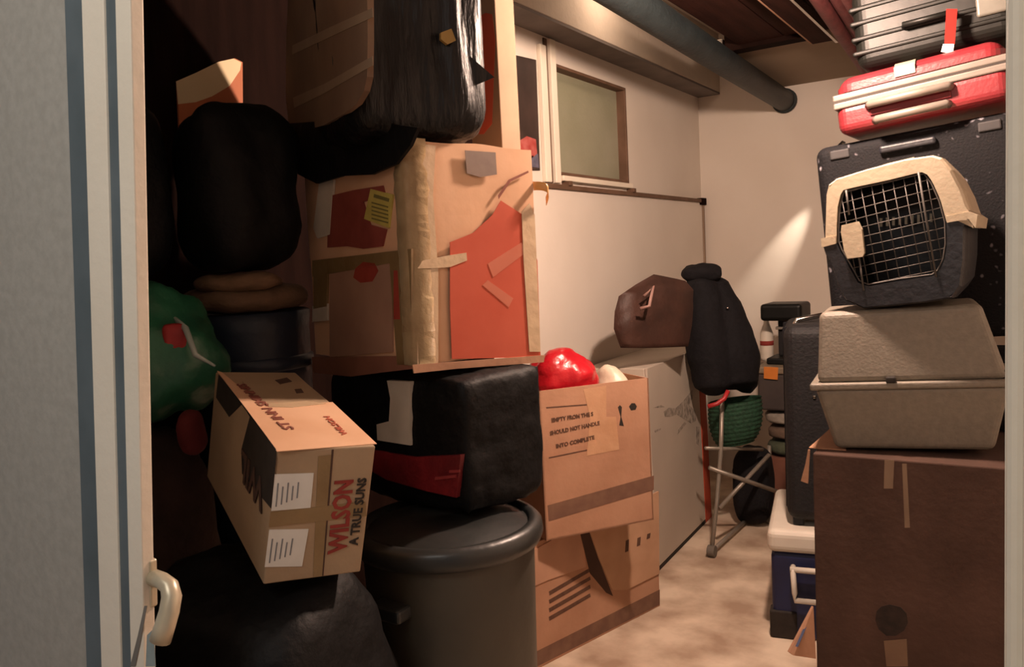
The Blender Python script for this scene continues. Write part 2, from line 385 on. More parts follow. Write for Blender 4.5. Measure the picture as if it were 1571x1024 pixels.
# ------------------------------------------------------------------ trash bin
cx, cy = -1.085, 1.345
tb = thing('trash_bin', 'tall round grey-green plastic bin under the black wrapped box', 'bin', (cx, cy, 0))
lathe('tub', [(0.001, 0), (.150, 0), (.158, .03), (.170, .30), (.180, .60), (.188, .90), (.188, .93), (.176, .93), (.17, .6), (.15, .05), (.001, .05)], bin_m, tb, 56)
lathe('rim', [(.184, .895), (.203, .90), (.209, .915), (.207, .935), (.196, .946), (.180, .944), (.176, .93)], bin_rim, tb, 56)
tm = bmesh.new(); g_ = [[tm.verts.new(((.1605 + .04 * z_ ) * math.cos(R(a_)), (.1605 + .04 * z_) * math.sin(R(a_)), z_)) for a_ in range(-52, 29, 8)] for z_ in (.30, .36, .42, .50 )]
for i_ in range(3):
    for j_ in range(10): tm.faces.new((g_[i_][j_], g_[i_][j_ + 1], g_[i_ + 1][j_ + 1], g_[i_ + 1][j_]))
bmesh.ops.solidify(tm, geom=tm.faces[:], thickness=-.002)
mesh_obj('teal_label', tm, mat('teal_label', '#1c4a48', '#35504a', .5, 14, mix=(.4, .6)), tb, True)
lathe('band', [(.171, .30), (.176, .305), (.176, .315), (.171, .32)], bin_m, tb, 56)
box('handle', (-.04, -.222, .80), (.04, -.178, .83), bin_rim, tb, .008, 3)
lathe('lid', [(.176, .936), (.12, .952), (.001, .955), (.001, .945), (.12, .942)], bin_rim, tb, 40)

# ------------------------------------------------------------------ black plastic-wrapped box on the bin
BL, BR_, BD = (-.996, 1.312, .962), (0, 0, 80.2), (.256, .499, .302); BM_ = M_of(BL, BR_)
bb = thing('wrapped_box', 'square box wrapped in black plastic with white and red labels on the bin', 'box', BL, BR_)
bm = bmesh.new(); add_box(bm, (0, 0, 0), BD)
bmesh.ops.subdivide_edges(bm, edges=bm.edges[:], cuts=24, use_grid_fill=True)
c = Vector(BD) / 2
for v in bm.verts:
    p = v.co.copy(); d = Vector([(p[i] - c[i]) / c[i] for i in range(3)])
    k = [abs(x) for x in d]; rnd = sum(x ** 10 for x in k) - max(k) ** 10
    v.co -= (p - c) * .045 * min(rnd, 1.5)
    n = Vector([d[i] if k[i] > .98 else 0 for i in range(3)])
    if n.length:
        n.normalize(); v.co += n * (.006 * fbm(p * 9 + Vector((3, 1, 2))) - .004 * abs(noise.noise(p * 22)))
    if p.z < .05 : v.co.z += .012 * noise.noise(Vector((p.x * 14, p.y * 14, 3)))
mesh_obj('plastic_wrap', bm, blackp2, bb, True)
decal('white_label', bb, BM_, 0, .006, [(601, 583), (635, 585), (637, 682), (586, 674), (585, 650), (604, 645), (606, 610)], paper_old, -.014)
decal('red_label', bb, BM_, 0, .004, [(576, 690), (640, 700), (713, 697), (706, 762), (660, 752), (600, 735), (576, 722)], mat('dark_red_label', '#5c1218', '#7a1a20', .5, 12, .4, 30), -.012)
for a in ([(690, 722), (706, 721), (706, 725), (690, 726)], [(668, 732), (700, 729), (700, 733), (668, 737)]):
    decal('label_fold', bb, BM_, 0, -.008, a, mat('label_shine', '#8e3434', '#9c4040', .3), -.002)

# ------------------------------------------------------------------ big taped cardboard box
AL, AR, AD = (-1.098, 1.286, 1.293), (-.4, .9, 72.1), (.344, .484, .474); AM = M_of(AL, AR)
ab = thing('cardboard_box', 'large taped cardboard box with orange print, standing on the black wrapped box', 'box', AL, AR)
bm = bmesh.new(); add_box(bm, (0, 0, 0), AD)
bmesh.ops.subdivide_edges(bm, edges=bm.edges[:], cuts=14, use_grid_fill=True)
for v in bm.verts:
    p = v.co; b = math.sin(math.pi * min(1, max(0, p.z / AD[2])))
    if p.y < .001: p.y -= .004 * b * (noise.noise(p * 6) + .4)
    if p.x < .001: p.x += .006 * b * noise.noise(p * 5)
    if p.x < .001 and p.y < .02: p.x += .003 * noise.noise(p * 30)
    if p.z > AD[2] - .001: p.z += .006 * noise.noise(p * 8) - .003
mesh_obj('carton', bm, card_light, ab)
YF, XF = -.0075, .0045      # right face (y=0) and left face (x=0)
def ra(n, pts, m, th=-.0012, v=YF): return decal(n, ab, AM, 1, v, pts, m, th)
def la(n, pts, m, th=-.0012, v=.0): return decal(n, ab, AM, 0, v, pts, m, th - .004)
ra('orange_swoosh', [(690, 372), (725, 358), (755, 330), (768, 308), (802, 330), (824, 400), (829, 548), (693, 551), (690, 470)], orange)
ra('tape_strip', [(648, 400), (688, 392), (715, 388), (716, 400), (690, 410), (662, 412), (640, 412)], tape_clear, -.0016, YF - .001)
ra('tape_strip', [(748, 405), (800, 372), (806, 388), (756, 426)], mat('tape_on_orange', '#b9654e', '#c27059', .3), -.001, YF - .001)
ra('tape_strip', [(740, 438), (748, 430), (787, 458), (780, 472)], MATS['tape_on_orange'], -.001, YF - .001)
ra('tape_strip', [(800, 325), (812, 312), (820, 330), (829, 540), (812, 540), (803, 400)], tape_clear, -.001, YF - .002)
ra('grey_tape', [(713, 231), (760, 234), (762, 268), (736, 272), (716, 266)], mat('grey_tape', '#6f5c52', '#7d6a5e', .6, 20), -.001)
ra('tape_strip', [(640, 220), (668, 224), (664, 300), (672, 420), (672, 560), (640, 562)], tape_clear, -.001, YF + .0006)
ra('print_line', [(765, 306), (764, 300), (780, 276), (810, 262), (811, 265), (783, 279), (768, 301)], red_faint, -.0006)
# left, shaded face
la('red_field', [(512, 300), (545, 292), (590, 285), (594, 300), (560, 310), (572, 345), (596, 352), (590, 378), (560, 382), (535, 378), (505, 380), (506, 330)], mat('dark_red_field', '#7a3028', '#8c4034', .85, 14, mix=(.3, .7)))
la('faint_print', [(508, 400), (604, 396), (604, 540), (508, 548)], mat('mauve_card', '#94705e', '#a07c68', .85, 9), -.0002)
la('red_spot', [(548, 412), (560, 402), (578, 404), (583, 416), (574, 432), (556, 434), (545, 426)], mat('red_spot', '#8a2c20', '#9a3828', .85, 20))
la('red_bar', [(607, 415), (613, 415), (617, 490), (607, 490)], MATS['red_spot'])
la('white_label', [(493, 280), (515, 276), (509, 360), (490, 366), (484, 350)], paper_old, -.002)
la('yellow_label', [(572, 290), (606, 299), (600, 350), (562, 336)], yellow_p, -.002)
la('label_print', [(577, 298), (600, 305), (599, 310), (576, 303)], mat('olive_ink', '#6a6030', '#757040', .8), -.001, -.002)
for k in range(5):
    la('label_print', [(573, 310 + k * 6), (598, 317 + k * 6), (598, 319 + k * 6), (573, 312 + k * 6)], MATS['olive_ink'], -.001, -.002)
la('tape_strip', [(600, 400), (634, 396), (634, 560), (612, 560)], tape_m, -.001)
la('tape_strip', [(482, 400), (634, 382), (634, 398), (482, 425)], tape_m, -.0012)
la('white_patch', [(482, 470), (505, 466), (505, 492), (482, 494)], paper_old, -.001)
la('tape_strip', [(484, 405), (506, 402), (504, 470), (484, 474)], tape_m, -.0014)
# corner tape wrapping the near vertical edge, and a curl of tape at the far edge
bm = bmesh.new(); pts = []
for i in range(28):
    z = AD[2] * i / 27
    wob = .004 * noise.noise(Vector((0, 0, i * .6)))
    pts.append([bm.verts.new(q) for q in ((.045 + wob * 3, -.0095, z), (.004, -.010 + wob, z), (-.007 + wob, .002, z), (-.0075, .035 + wob * 3, z))])
for i in range(27):
    for j in range(3): bm.faces.new((pts[i][j], pts[i][j + 1], pts[i + 1][j + 1], pts[i + 1][j]))
bmesh.ops.solidify(bm, geom=bm.faces[:], thickness=.0008)
mesh_obj('corner_tape', bm, mat('crinkled_tape', '#b99e78', '#cdb48c', .35, 18, .4, 30), ab, True)
a0 = face(AM, 1, -.004, [(818, 292)])[0]
sheet('tape_curl', lambda u, v: a0 + Vector((.004 + .035 * u, .004 - .03 * math.sin(u * 3), .02 * v - .035 * u * u)), mat('orange_tape', '#c48a4a', '#d09a58', .35), ab, 10, 3, .0008)
# lower flaps hanging out at the foot
fl = face(AM, 1, -.008, [(632, 560), (835, 545), (833, 556), (700, 566), (634, 573)])
prism('flap', fl, (0, -.003, 0), card, ab)
fl = face(AM, 0, -.002, [(480, 548), (634, 546), (636, 566), (585, 572), (540, 578), (482, 572)])
prism('flap', fl, (-.003, 0, 0), mat('reddish_card', '#7a4e3e', '#8a5a48', .85, 8), ab)

# ------------------------------------------------------------------ black bag bundle on top of the big box
GL = (-1.21, 1.47, 2.055)
gb = thing('black_bag_bundle', 'bulky bundle in shiny black plastic with brown cardboard end, atop the large taped box', 'bag', GL, (0, 0, 58))
blob('plastic_bag', (.30, .37, .56), blackp, gb, 9, .008, 7, 3, 96, 64, 0, .007, rid_dir=(3.2, 3.2, .6), loc=(-.04, .0, .0))
gm = M_of(GL, (0, 0, 58))
gpts = [(452, -60), (446, 60), (445, 150), (449, 185), (456, 205), (478, 200), (505, 192), (535, 176), (556, 160), (568, 140), (573, 118), (574, 60), (573, -60)]
decal('cardboard_end', gb, gm, 0, -.186, gpts, mat('bundle_card', '#6b5444', '#78604c', .85, 5, .15, 30), -.012)
decal('end_print', gb, gm, 0, -.198, [(450, 150), (500, 128), (572, 86), (573, 100), (500, 142), (452, 166)], mat('pale_print', '#84705c', '#8c7864', .85, 10), -.001)
decal('end_print', gb, gm, 0, -.198, [(449, 70), (500, 45), (572, 12), (573, 26), (500, 60), (449, 84)], MATS['pale_print'], -.001)
sk = AM.inverted() if False else None
k0 = face(gm, 1, -.18, [(722, 108)])[0]
bm = bmesh.new()
for q in ((0, 0, .03), (0, 0, -.035), (.055, .0, -.012)): bm.verts.new(k0 + Vector(q))
bm.verts.new(k0 + Vector((.0, .03, 0))); bmesh.ops.convex_hull(bm, input=bm.verts[:]); mesh_obj('bag_corner', bm, blackp, gb)
decal('bag_sticker', gb, gm, 1, -.185, [(674, 52), (690, 46), (697, 64), (684, 70), (674, 62)], mat('sticker_gold', '#8f733c', '#9a7e46', .6), -.010)

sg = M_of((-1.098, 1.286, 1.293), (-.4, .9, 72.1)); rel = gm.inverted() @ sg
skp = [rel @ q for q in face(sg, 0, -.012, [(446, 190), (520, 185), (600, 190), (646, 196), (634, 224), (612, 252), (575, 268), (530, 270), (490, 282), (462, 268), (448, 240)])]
prism('black_sheet', skp, rel.to_3x3() @ Vector((-.008, 0, 0)), blackp2, gb)  # flat black sheet over the upper left face of the big box

# upright orange-and-tan box behind the bundle
ol, orr = (-1.125, 1.70, 1.775), (0, 0, 84)
ob = thing('tall_carton', 'narrow upright carton, orange and tan, standing behind the black bundle', 'box', ol, orr); om = M_of(ol, orr)
box('carton', (0, 0, 0), (.075, .10, .46), mat('tan_side', '#8f765e', '#9c8268', .85, 8), ob, .002)
decal('orange_side', ob, om, 0, 0, [(728, 30), (745, 20), (755, 22), (760, 60), (755, 190), (742, 206), (728, 206)], orange, -.001)

# ------------------------------------------------------------------ wine carton
CL, CR, CD = (-1.066, .83, .992), (10.1, 7.1, 65.1), (.169, .48, .233); CM = M_of(CL, CR)
cb = thing('wine_carton', 'small long cardboard carton with red lettering lying on black bags', 'box', CL, CR)
card_tan = mat('cardboard_tan', '#97826a', '#a48e74', .85, 6, .15, 40, spec=.2)
box('carton', (0, 0, 0), CD, card_tan, cb, .003)
decal('flap', cb, CM, 2, CD[2], [(333, 570), (425, 694), (578, 682), (510, 618), (400, 624), (375, 600), (340, 572)], card_light, .0012)
decal('flap', cb, CM, 2, CD[2], [(372, 586), (452, 574), (505, 618), (402, 626)], card_tan, .001)
decal('torn_patch', cb, CM, 2, CD[2] + .001, [(422, 584), (440, 580), (448, 586), (430, 590)], card_dark, .0008)
decal('torn_patch', cb, CM, 2, CD[2] + .001, [(452, 598), (462, 597), (466, 603), (455, 604)], card_dark, .0008)
decal('tape_strip', cb, CM, 2, CD[2] + .001, [(412, 620), (470, 616), (500, 620), (450, 626), (412, 625)], tape_clear, .0008)
text_on('lettering', cb, CM, 2, CD[2] + .001, (452, 660), (376, 590), 'ST INN SMINNIS', red_faint, .026, 1, .0006)
text_on('lettering', cb, CM, 2, CD[2] + .001, (534, 668), (505, 640), 'WILSON', mat('pink_print', '#a8553f', '#b05c45', .85), .016, 1, .0004)
# front end (y=0 face)
def cf(n, pts, m, th=-.0012, v=0.): return decal(n, cb, CM, 1, v, pts, m, th)
for i, (a, b, c_, d) in enumerate((((421, 728), (481, 726), (476, 779), (416, 784)), ((413, 813), (473, 812), (463, 869), (406, 870)))):
    l = cf('address_label', [a, b, c_, d], paper, -.0015)
    for k in range(5):
        t0 = .1 + k * .13; q = lambda s, t: tuple((1 - t) * ((1 - s) * a[j] + s * b[j]) + t * ((1 - s) * d[j] + s * c_[j]) for j in range(2))
        o = cf('label_print', [q(t0, .25 + .1 * (k % 2)), q(t0 + .035, .25 + .1 * (k % 2)), q(t0 + .035, .9 - .05 * k), q(t0, .9 - .05 * k)], mat('grey_ink', '#6c7074', '#80848a', .8), -.0006, -.0015)
cf('tape_strip', [(415, 786), (560, 770), (562, 792), (412, 809)], tape_m, -.0012)
cf('tape_strip', [(488, 700), (508, 698), (494, 884), (480, 886)], tape_m, -.0006)
cf('seam', [(509, 690), (512, 690), (496, 884), (494, 884)], card_dark, -.0008)
text_on('lettering', cb, CM, 1, 0, (530, 846), (541, 736), 'WILSON', redp, .045, -1, .0015)
text_on('lettering', cb, CM, 1, 0, (548, 836), (562, 733), 'A TRUE SUNS', ink, .022, -1, .0006)
# long side (x=0 face)
decal('black_band', cb, CM, 0, 0, [(336, 575), (424, 690), (424, 704), (416, 780), (372, 727), (371, 690), (384, 640), (372, 620), (352, 640), (332, 610)], ink, -.001)
text_on('lettering', cb, CM, 0, -.001, (406, 742), (372, 690), 'WIL', card_dark, .075, -1, .002)

# black sacks carrying the wine carton
tag(blob('garbage_bag', (.50, .34, .49), blackp2, None, 4, .02, 6, 11, 56, 40, ridge=.012, loc=(-1.22, .92, .712)), 'black garbage bag directly under the small carton with red lettering', 'bag')
tag(blob('garbage_bag', (.52, .34, .42), blackp2, None, 4, .02, 6, 12, 56, 40, ridge=.012, loc=(-1.22, .93, .218)), 'black garbage bag on the floor at the bottom of the left pile', 'bag')

# ------------------------------------------------------------------ left background pile
tag(blob('brown_sack', (.28, .26, 1.14), sack_m, None, 4, .016, 5, 21, 48, 40, ridge=.01, loc=(-1.71, 1.02, .58)), 'tall dark brown sack between the door and the small carton', 'sack')
gbag = thing('green_bag', 'crumpled green plastic bag with a red emblem beside the door', 'bag', (-1.64, 1.05, 1.335))
blob('bag', (.27, .28, .28), green_film, gbag, 2.3, .03, 7, 31, 48, 36, .25, .016)
ggm = M_of((-1.64, 1.05, 1.335), (0, 0, 0))
p = at(268, 518, 1.70) - Vector((-1.64, 1.05, 1.335))
blob('red_emblem', (.035, .048, .06), mat('red_emblem', '#8a1c1e', '#a02a2a', .6, 12), gbag, 5, .004, 12, 4, 24, 16, loc=p, rz=-34)
tube('bag_edge', [at(252, 474, 1.76) - Vector((-1.64, 1.05, 1.335)), at(285, 505, 1.69) - Vector((-1.64, 1.05, 1.335)), at(300, 545, 1.66) - Vector((-1.64, 1.05, 1.335)), at(330, 562, 1.68) - Vector((-1.64, 1.05, 1.335))], [.004, .007, .006, .003], mat('pale_film', '#8f9a94', '#a0aaa4', .35), gbag, 8)
tag(blob('red_cloth', (.05, .06, .10), mat('dark_red_cloth', '#5a1818', '#6e2222', .85, 20), None, 2.4, .01, 12, 33, 28, 20, loc=at(296, 664, 1.72)), 'small dark red cloth scrap below the green bag beside the small carton', 'cloth')
dk = thing('blue_drum', 'dark blue plastic drum behind the small carton', 'drum', (-1.71, 1.355, .66))
lathe('drum', [(.001, 0), (.135, 0), (.14, .03), (.15, .70), (.155, .745), (.145, .75), (.14, .70), (.001, .69)], blue_bin, dk, 40)
lathe('hoop', [(.148, .60), (.156, .605), (.156, .63), (.148, .635)], blue_bin, dk, 40)
tag(box('carton', (-1.86, 1.21, 0), (-1.56, 1.48, .658), card_dark, None, .004), 'plain carton on the floor underneath the blue drum', 'box')
fc = thing('folded_cloth', 'brown folded cloth lying on top of the blue drum', 'cloth', (-1.68, 1.32, 1.41))
blob('cloth', (.30, .26, .075), mat('tan_cloth', '#5a4434', '#6c5440', .9, 14, .4, 60), fc, 2.6, .014, 9, 41, 40, 20, loc=(0, 0, .035))
blob('cloth_fold', (.22, .14, .05), mat('tan_cloth2', '#6b523e', '#7a5f48', .9, 14, .4, 60), fc, 2.4, .012, 9, 43, 36, 18, loc=(.05, -.05, .075), rz=20)
tag(blob('black_sack', (.27, .25, .385), blackp2, None, 4.0, .014, 6, 51, 56, 40, .0, .008, loc=(-1.625, 1.285, 1.708), rz=-20), 'large rounded black bag on the brown cloth under the painted light patch', 'bag')
tag(blob('black_sack', (.22, .16, .39), blackp2, None, 3.6, .010, 6, 52, 56, 40, .0, .006, loc=(-1.755, 1.065, 1.70)), 'smaller black bag above the green bag near the door', 'bag')

# ------------------------------------------------------------------ two stacked cartons in the middle
EL, ER, ED = (-1.541, 2.376, 0), (0, 0, 75), (.73, .30, .475); EM = M_of(EL, ER)
eb = thing('open_carton', 'brown cardboard carton with folded flaps, standing on the floor under the open box', 'box', EL, ER)
box('carton', (0, 0, 0), ED, card, eb, .003)
decal('flap', eb, EM, 1, 0, [(815, 846), (886, 806), (895, 845), (898, 870), (840, 890), (818, 900)], mat('flap_a', '#a88068', '#b48c72', .85, 8), -.004)
decal('flap', eb, EM, 1, 0, [(900, 806), (1009, 754), (1010, 880), (960, 905), (938, 905), (917, 856)], mat('flap_b', '#b08a6c', '#bc9678', .85, 8), -.006)
decal('gap', eb, EM, 1, 0, [(887, 806), (900, 806), (917, 856), (940, 915), (930, 910), (905, 880)], card_dark, -.002)
for k in range(4):
    decal('print_line', eb, EM, 1, -.0, [(842, 908 + k * 13), (905, 872 + k * 13), (906, 877 + k * 13), (843, 914 + k * 13)], ink_brown, -.001)
decal('tape_band', eb, EM, 1, 0, [(823, 1000), (1012, 905), (1012, 928), (824, 1023)], mat('dark_tape', '#6a4c3e', '#785a48', .7, 20), -.001)
for i, a in enumerate(((960, 830), (978, 826), (993, 820))):
    decal('print_mark', eb, EM, 1, -.006, [(a[0], a[1]), (a[0] + 5, a[1] - 2), (a[0] + 4, a[1] + 16 - i * 5), (a[0] - 1, a[1] + 18 - i * 5)], ink_brown, -.0008)
DLc, DRc, DDc = (-1.487, 2.40, .488), (0, 0, 56), (.455, .28, .549); DMc = M_of(DLc, DRc)
db = thing('printed_carton', 'open cardboard box with printed lines, holding a red plastic bag', 'box', DLc, DRc)
bm = bmesh.new(); t = .006; W_, D_, H_ = DDc
for lo, hi in (((0, 0, 0), (W_, D_, t)), ((0, 0, 0), (W_, t, H_)), ((0, D_ - t, 0), (W_, D_, H_)), ((0, 0, 0), (t, D_, H_)), ((W_ - t, 0, 0), (W_, D_, H_))): add_box(bm, lo, hi)
mesh_obj('carton', bm, card, db)
def dd(n, pts, m, th=-.0012, v=0.): return decal(n, db, DMc, 1, v, pts, m, th)
dd('frame_line', [(838, 625), (905, 620), (905, 622), (838, 627)], ink_brown, -.0006)
dd('frame_line', [(842, 702), (925, 685), (925, 687), (842, 704)], ink_brown, -.0006)
for s, p0, p1, sz in (('EMPTY FROM THE S', (846, 648), (910, 638), .020), ('SHOULD NOT HANDLE', (844, 668), (920, 652), .020), ('INTO COMPLETE', (853, 688), (912, 674), .020)):
    text_on('lettering', db, DMc, 1, 0, p0, p1, s, ink_brown, sz, -1, .0008)
dd('dot_mark', [(965, 624), (969, 619), (974, 619), (977, 624), (975, 629), (968, 630)], ink, -.0008)
dd('arrow_mark', [(948, 625), (951, 622), (954, 625), (953, 640), (956, 650), (957, 654), (950, 653), (952, 640)], ink, -.0008)
dd('tape_strip', [(895, 598), (930, 592), (930, 640), (945, 640), (950, 690), (900, 700), (905, 640)], mat('tape_on_card', '#b58c6c', '#c29a7a', .35, 12, .2, 30), -.0008)
dd('bottom_tape', [(840, 776), (1003, 730), (1003, 752), (842, 800)], mat('dark_tape', '#6a4c3e'), -.001)
rbp = DMc.inverted() @ at(885, 565, 2.85)
tag(blob('red_bag', (.25, .20, .26), red_plastic, None, 2.3, .02, 9, 61, 60, 44, .0, .014, loc=DMc @ Vector((.16, .14, .535)), rz=56), 'red plastic bag with white print bulging from the open cardboard box', 'bag')
tag(blob('white_bag', (.11, .18, .22), white_film, None, 2.3, .015, 8, 62, 40, 30, .0, .01, loc=DMc @ Vector((.378, .14, .475)), rz=56), 'pale white plastic bag beside the red bag in the open box', 'bag')

# ------------------------------------------------------------------ white cabinet by the wall
FL, FR, FD = (-1.505, 3.42, 0), (-1.0, 0, 93), (.876, .33, .975); FM = M_of(FL, FR)
fb = thing('white_cabinet', 'low white cabinet with dark smudges and an orange edge along the left wall', 'cabinet', FL, FR)
box('body', (0, .012, 0), FD, white_panel, fb, .006)
box('front_panel', (.0, 0, .02), (FD[0] - .11, .012, FD[2]), white_panel, fb, .003)
box('edge_strip', (FD[0] - .108, -.002, .0), (FD[0], .012, FD[2]), mat('orange_edge', '#a8402a', '#bb5034', .6, 6), fb, .003)
box('plinth', (0, .0, 0), (FD[0] - .11, .012, .018), ink, fb)
def fs(n, pts, v=0.): return decal(n, fb, FM, 1, v, pts, grime, -.0008)
fs('smudge', [(1018, 632), (1026, 626), (1036, 627), (1046, 618), (1056, 606), (1062, 598), (1062, 612), (1057, 622), (1066, 630), (1068, 646), (1060, 650), (1048, 642), (1038, 636), (1028, 640), (1020, 640)])
fs('smudge', [(1050, 648), (1053, 650), (1042, 664), (1039, 668), (1040, 660)])
fs('smudge', [(1067, 655), (1073, 655), (1072, 684), (1068, 680)])
fs('smudge', [(1002, 626), (1014, 622), (1020, 625), (1012, 626)])
fs('smudge', [(1004, 661), (1014, 657), (1013, 660), (1005, 664)])

# brown bag and dark jacket behind
bg = thing('brown_handbag', 'brown slouchy leather bag lying on the white cabinet', 'bag', (-1.66, 3.72, .982))
bgb = bmesh.new(); BO = bg.location.copy()
for px, py in ((943, 478), (949, 455), (975, 437), (1003, 421), (1030, 428), (1052, 431), (1064, 445), (1062, 500), (1056, 532), (952, 534), (942, 505)):
    for d_ in (3.60, 3.80):
        k_ = 1 if d_ < 3.7 else .86
        bgb.verts.new(at(1005 + (px - 1005) * k_, 500 + (py - 500) * k_, d_ + (px - 943) / 120 * .30) - BO)
bmesh.ops.convex_hull(bgb, input=bgb.verts[:])
bmesh.ops.subdivide_edges(bgb, edges=bgb.edges[:], cuts=3, use_grid_fill=True, smooth=.04)
for v in bgb.verts:
    v.co += Vector((.6, -.7, .2)) * .014 * noise.noise(v.co * 11)
    v.co.z = max(v.co.z, .0)
bmesh.ops.triangulate(bgb, faces=bgb.faces[:])
mesh_obj('bag_body', bgb, brown_bag, bg, True)
tube('strap', [at(988, 455, 3.62) - bg.location, at(1002, 440, 3.64) - bg.location, at(996, 470, 3.60) - bg.location, at(982, 474, 3.60) - bg.location], .008, mat('pale_strap', '#85645a', '#94736a', .5), bg, 8)
cart = thing('metal_cart', 'grey folding tube cart with crossed legs and small wheel near the cabinet', 'cart', (-1.35, 4.0, 0))
CO = cart.location.copy()
def cp(px, py, d): return at(px, py, d) - CO
for a, b in (((1076, 640, 4.0), (1076, 648, 4.0)),): pass
ft = on(1092, 846, 2, .03) - CO
tube('upright', [ft, cp(1100, 770, 4.02), cp(1106, 690, 4.03), cp(1108, 610, 4.04)], .011, leg_m, cart)
ft2 = Vector((.12, .32, .03))
tube('upright', [ft2, ft2 + Vector((0, .01, .2)), ft2 + Vector((0, .02, .40))], .011, leg_m, cart)
tube('brace', [cp(1088, 718, 4.0), cp(1196, 756, 4.12)], .011, leg_m, cart)
tube('brace', [cp(1104, 780, 4.0), cp(1180, 698, 4.15)], .011, leg_m, cart)
tube('foot_bar', [ft + Vector((0, 0, .0)), cp(1152, 792, 4.45)], .011, leg_m, cart)
tube('foot_bar', [cp(1082, 688, 3.98), cp(1170, 690, 4.2)], .009, leg_m, cart)
for q in (ft, ft2):
    wbm = bmesh.new(); add_tube(wbm, [q + Vector((-.018, 0, 0)), q + Vector((.018, 0, 0))], .029, 18)
    bmesh.ops.recalc_face_normals(wbm, faces=wbm.faces[:]); mesh_obj('wheel', wbm, mat('grey_rubber', '#5d554c', '#6d655c', .7), cart)
gbk_s = 1.1
gbk = thing('green_basket', 'dark green woven basket hanging on the grey cart with a red handle', 'basket', at(1128, 640, 4.15))
GO = gbk.location.copy()
bm = bmesh.new(); prof = [(.09, -.14), (.115, -.10), (.13, -.05), (.135, 0), (.135, .05), (.13, .09)]; rows = []
for i in range(34):
    f = i / 33 * (len(prof) - 1); j = min(int(f), len(prof) - 2); k = f - j
    r = prof[j][0] * (1 - k) + prof[j + 1][0] * k + (.004 if i % 3 == 0 else -.002); z = prof[j][1] * (1 - k) + prof[j + 1][1] * k
    rows.append([bm.verts.new((r * math.cos(2 * math.pi * t / 40) * (1 + .02 * (t % 2)), r * math.sin(2 * math.pi * t / 40) * .9, z + .02 * math.cos(2 * math.pi * t / 40))) for t in range(40)])
for i in range(33):
    for t in range(40): bm.faces.new((rows[i][t], rows[i][(t + 1) % 40], rows[i + 1][(t + 1) % 40], rows[i + 1][t]))
bm.faces.new(rows[0][::-1]); mesh_obj('weave', bm, green_w, gbk, True)
tube('handle', [at(1086, 624, 3.95) - GO, at(1100, 620, 3.95) - GO, at(1111, 612, 3.95) - GO, at(1117, 600, 3.96) - GO], .011, mat('red_handle', '#a02326', '#b02c2e', .45), gbk)
jk = thing('black_jacket', 'black padded jacket draped over the cart behind the brown bag', 'jacket', at(1110, 510, 4.2))
JO = jk.location.copy()
def jp(px, py, d): return at(px, py, d) - JO
jb_ = bmesh.new()
for pts, rr in (([(1072, 425, 4.15), (1078, 470, 4.15), (1088, 540, 4.15), (1098, 606, 4.15)], [.07, .10, .12, .10]),
                ([(1092, 425, 4.2), (1108, 480, 4.2), (1120, 540, 4.2), (1124, 598, 4.2)], [.06, .11, .15, .13]),
                ([(1098, 452, 4.2), (1125, 495, 4.2), (1143, 545, 4.2), (1144, 604, 4.2)], [.05, .065, .07, .06])):
    n = 14; P = []; RR = []
    for i in range(n + 1):
        f = i / n * (len(pts) - 1); j = min(int(f), len(pts) - 2); k = f - j
        P.append(jp(*[pts[j][q] * (1 - k) + pts[j + 1][q] * k for q in range(3)]))
        r = rr[j] * (1 - k) + rr[j + 1] * k
        if i in (0, n): r *= .45
        RR.append(r)
    add_tube(jb_, P, RR, 20)
for v in jb_.verts: v.co += Vector((1, 1, .3)).normalized() * .014 * noise.noise(v.co * 14) + Vector((0, 0, .012 * noise.noise(v.co * 9)))
jm = mesh_obj('jacket_body', jb_, fabric_b, jk, True)
md = jm.modifiers.new('r', 'REMESH'); md.mode = 'VOXEL'; md.voxel_size = .012; md.use_smooth_shade = True
blob('collar', (.20, .15, .10), fabric_b, jk, 2.4, .014, 9, 82, 36, 24, loc=jp(1076, 420, 4.15), rz=20)
blob('clasp', (.014, .014, .014), chrome, jk, 2, 0, 1, 1, 10, 8, loc=jp(1116, 473, 4.08))

tag(blob('black_bag', (.20, .20, .42), fabric_b, None, 3.5, .012, 7, 91, 36, 28, .1, .008, loc=(-1.30, 4.27, .222)), 'small black bag on the floor below the green basket', 'bag')

# things stacked against the back wall
tag(box('brown_carton', (-1.30, 4.42, 0), (-.98, 4.80, .34), mat('red_brown_card', '#6a4030', '#7c5040', .9, 8), None, .004), 'reddish brown carton on the floor under the folded cloths', 'box')
for n, m, z, dx_, hh, lab in (('folded_cloth', cloth_green, .348, 0, .078, 'olive folded cloth lowest in the pile by the back wall'), ('folded_cloth', cloth_brown, .436, .01, .075, 'brown folded cloth in the middle of the pile by the back wall'), ('folded_cloth', plastic_cloth, .521, -.01, .075, 'pale grey folded cloth topmost in the pile by the back wall')):
    tag(blob(n, (.30, .34, hh), m, None, 4, .008, 9, int(z * 100), 36, 16, loc=(-1.14 + dx_, 4.60, z + hh / 2)), lab, 'cloth', 'folded cloths by the back wall')
tc_ = thing('storage_crate', 'dark storage crate with pale lid and orange sticker by the back wall', 'crate', (-1.15, 4.60, .607))
box('crate', (-.16, -.18, 0), (.16, .18, .205), mat('dark_crate', '#3a3230', '#453c38', .7, 10), tc_, .012, 3)
box('lid', (-.17, -.19, .205), (.17, .19, .245), mat('crate_lid', '#776a58', '#857764', .6, 10), tc_, .01, 3)
TM = M_of((-1.15, 4.60, .607), (0, 0, 0))
decal('orange_sticker', tc_, TM, 1, -.19, [(1172, 563), (1194, 564), (1193, 583), (1172, 581)], orange_st, -.002)
cm = thing('coffee_maker', 'small black coffee maker standing on the storage crate', 'coffee maker', (-1.18, 4.60, .853))
box('base', (-.10, -.10, 0), (.10, .11, .035), gloss_b, cm, .008, 3)
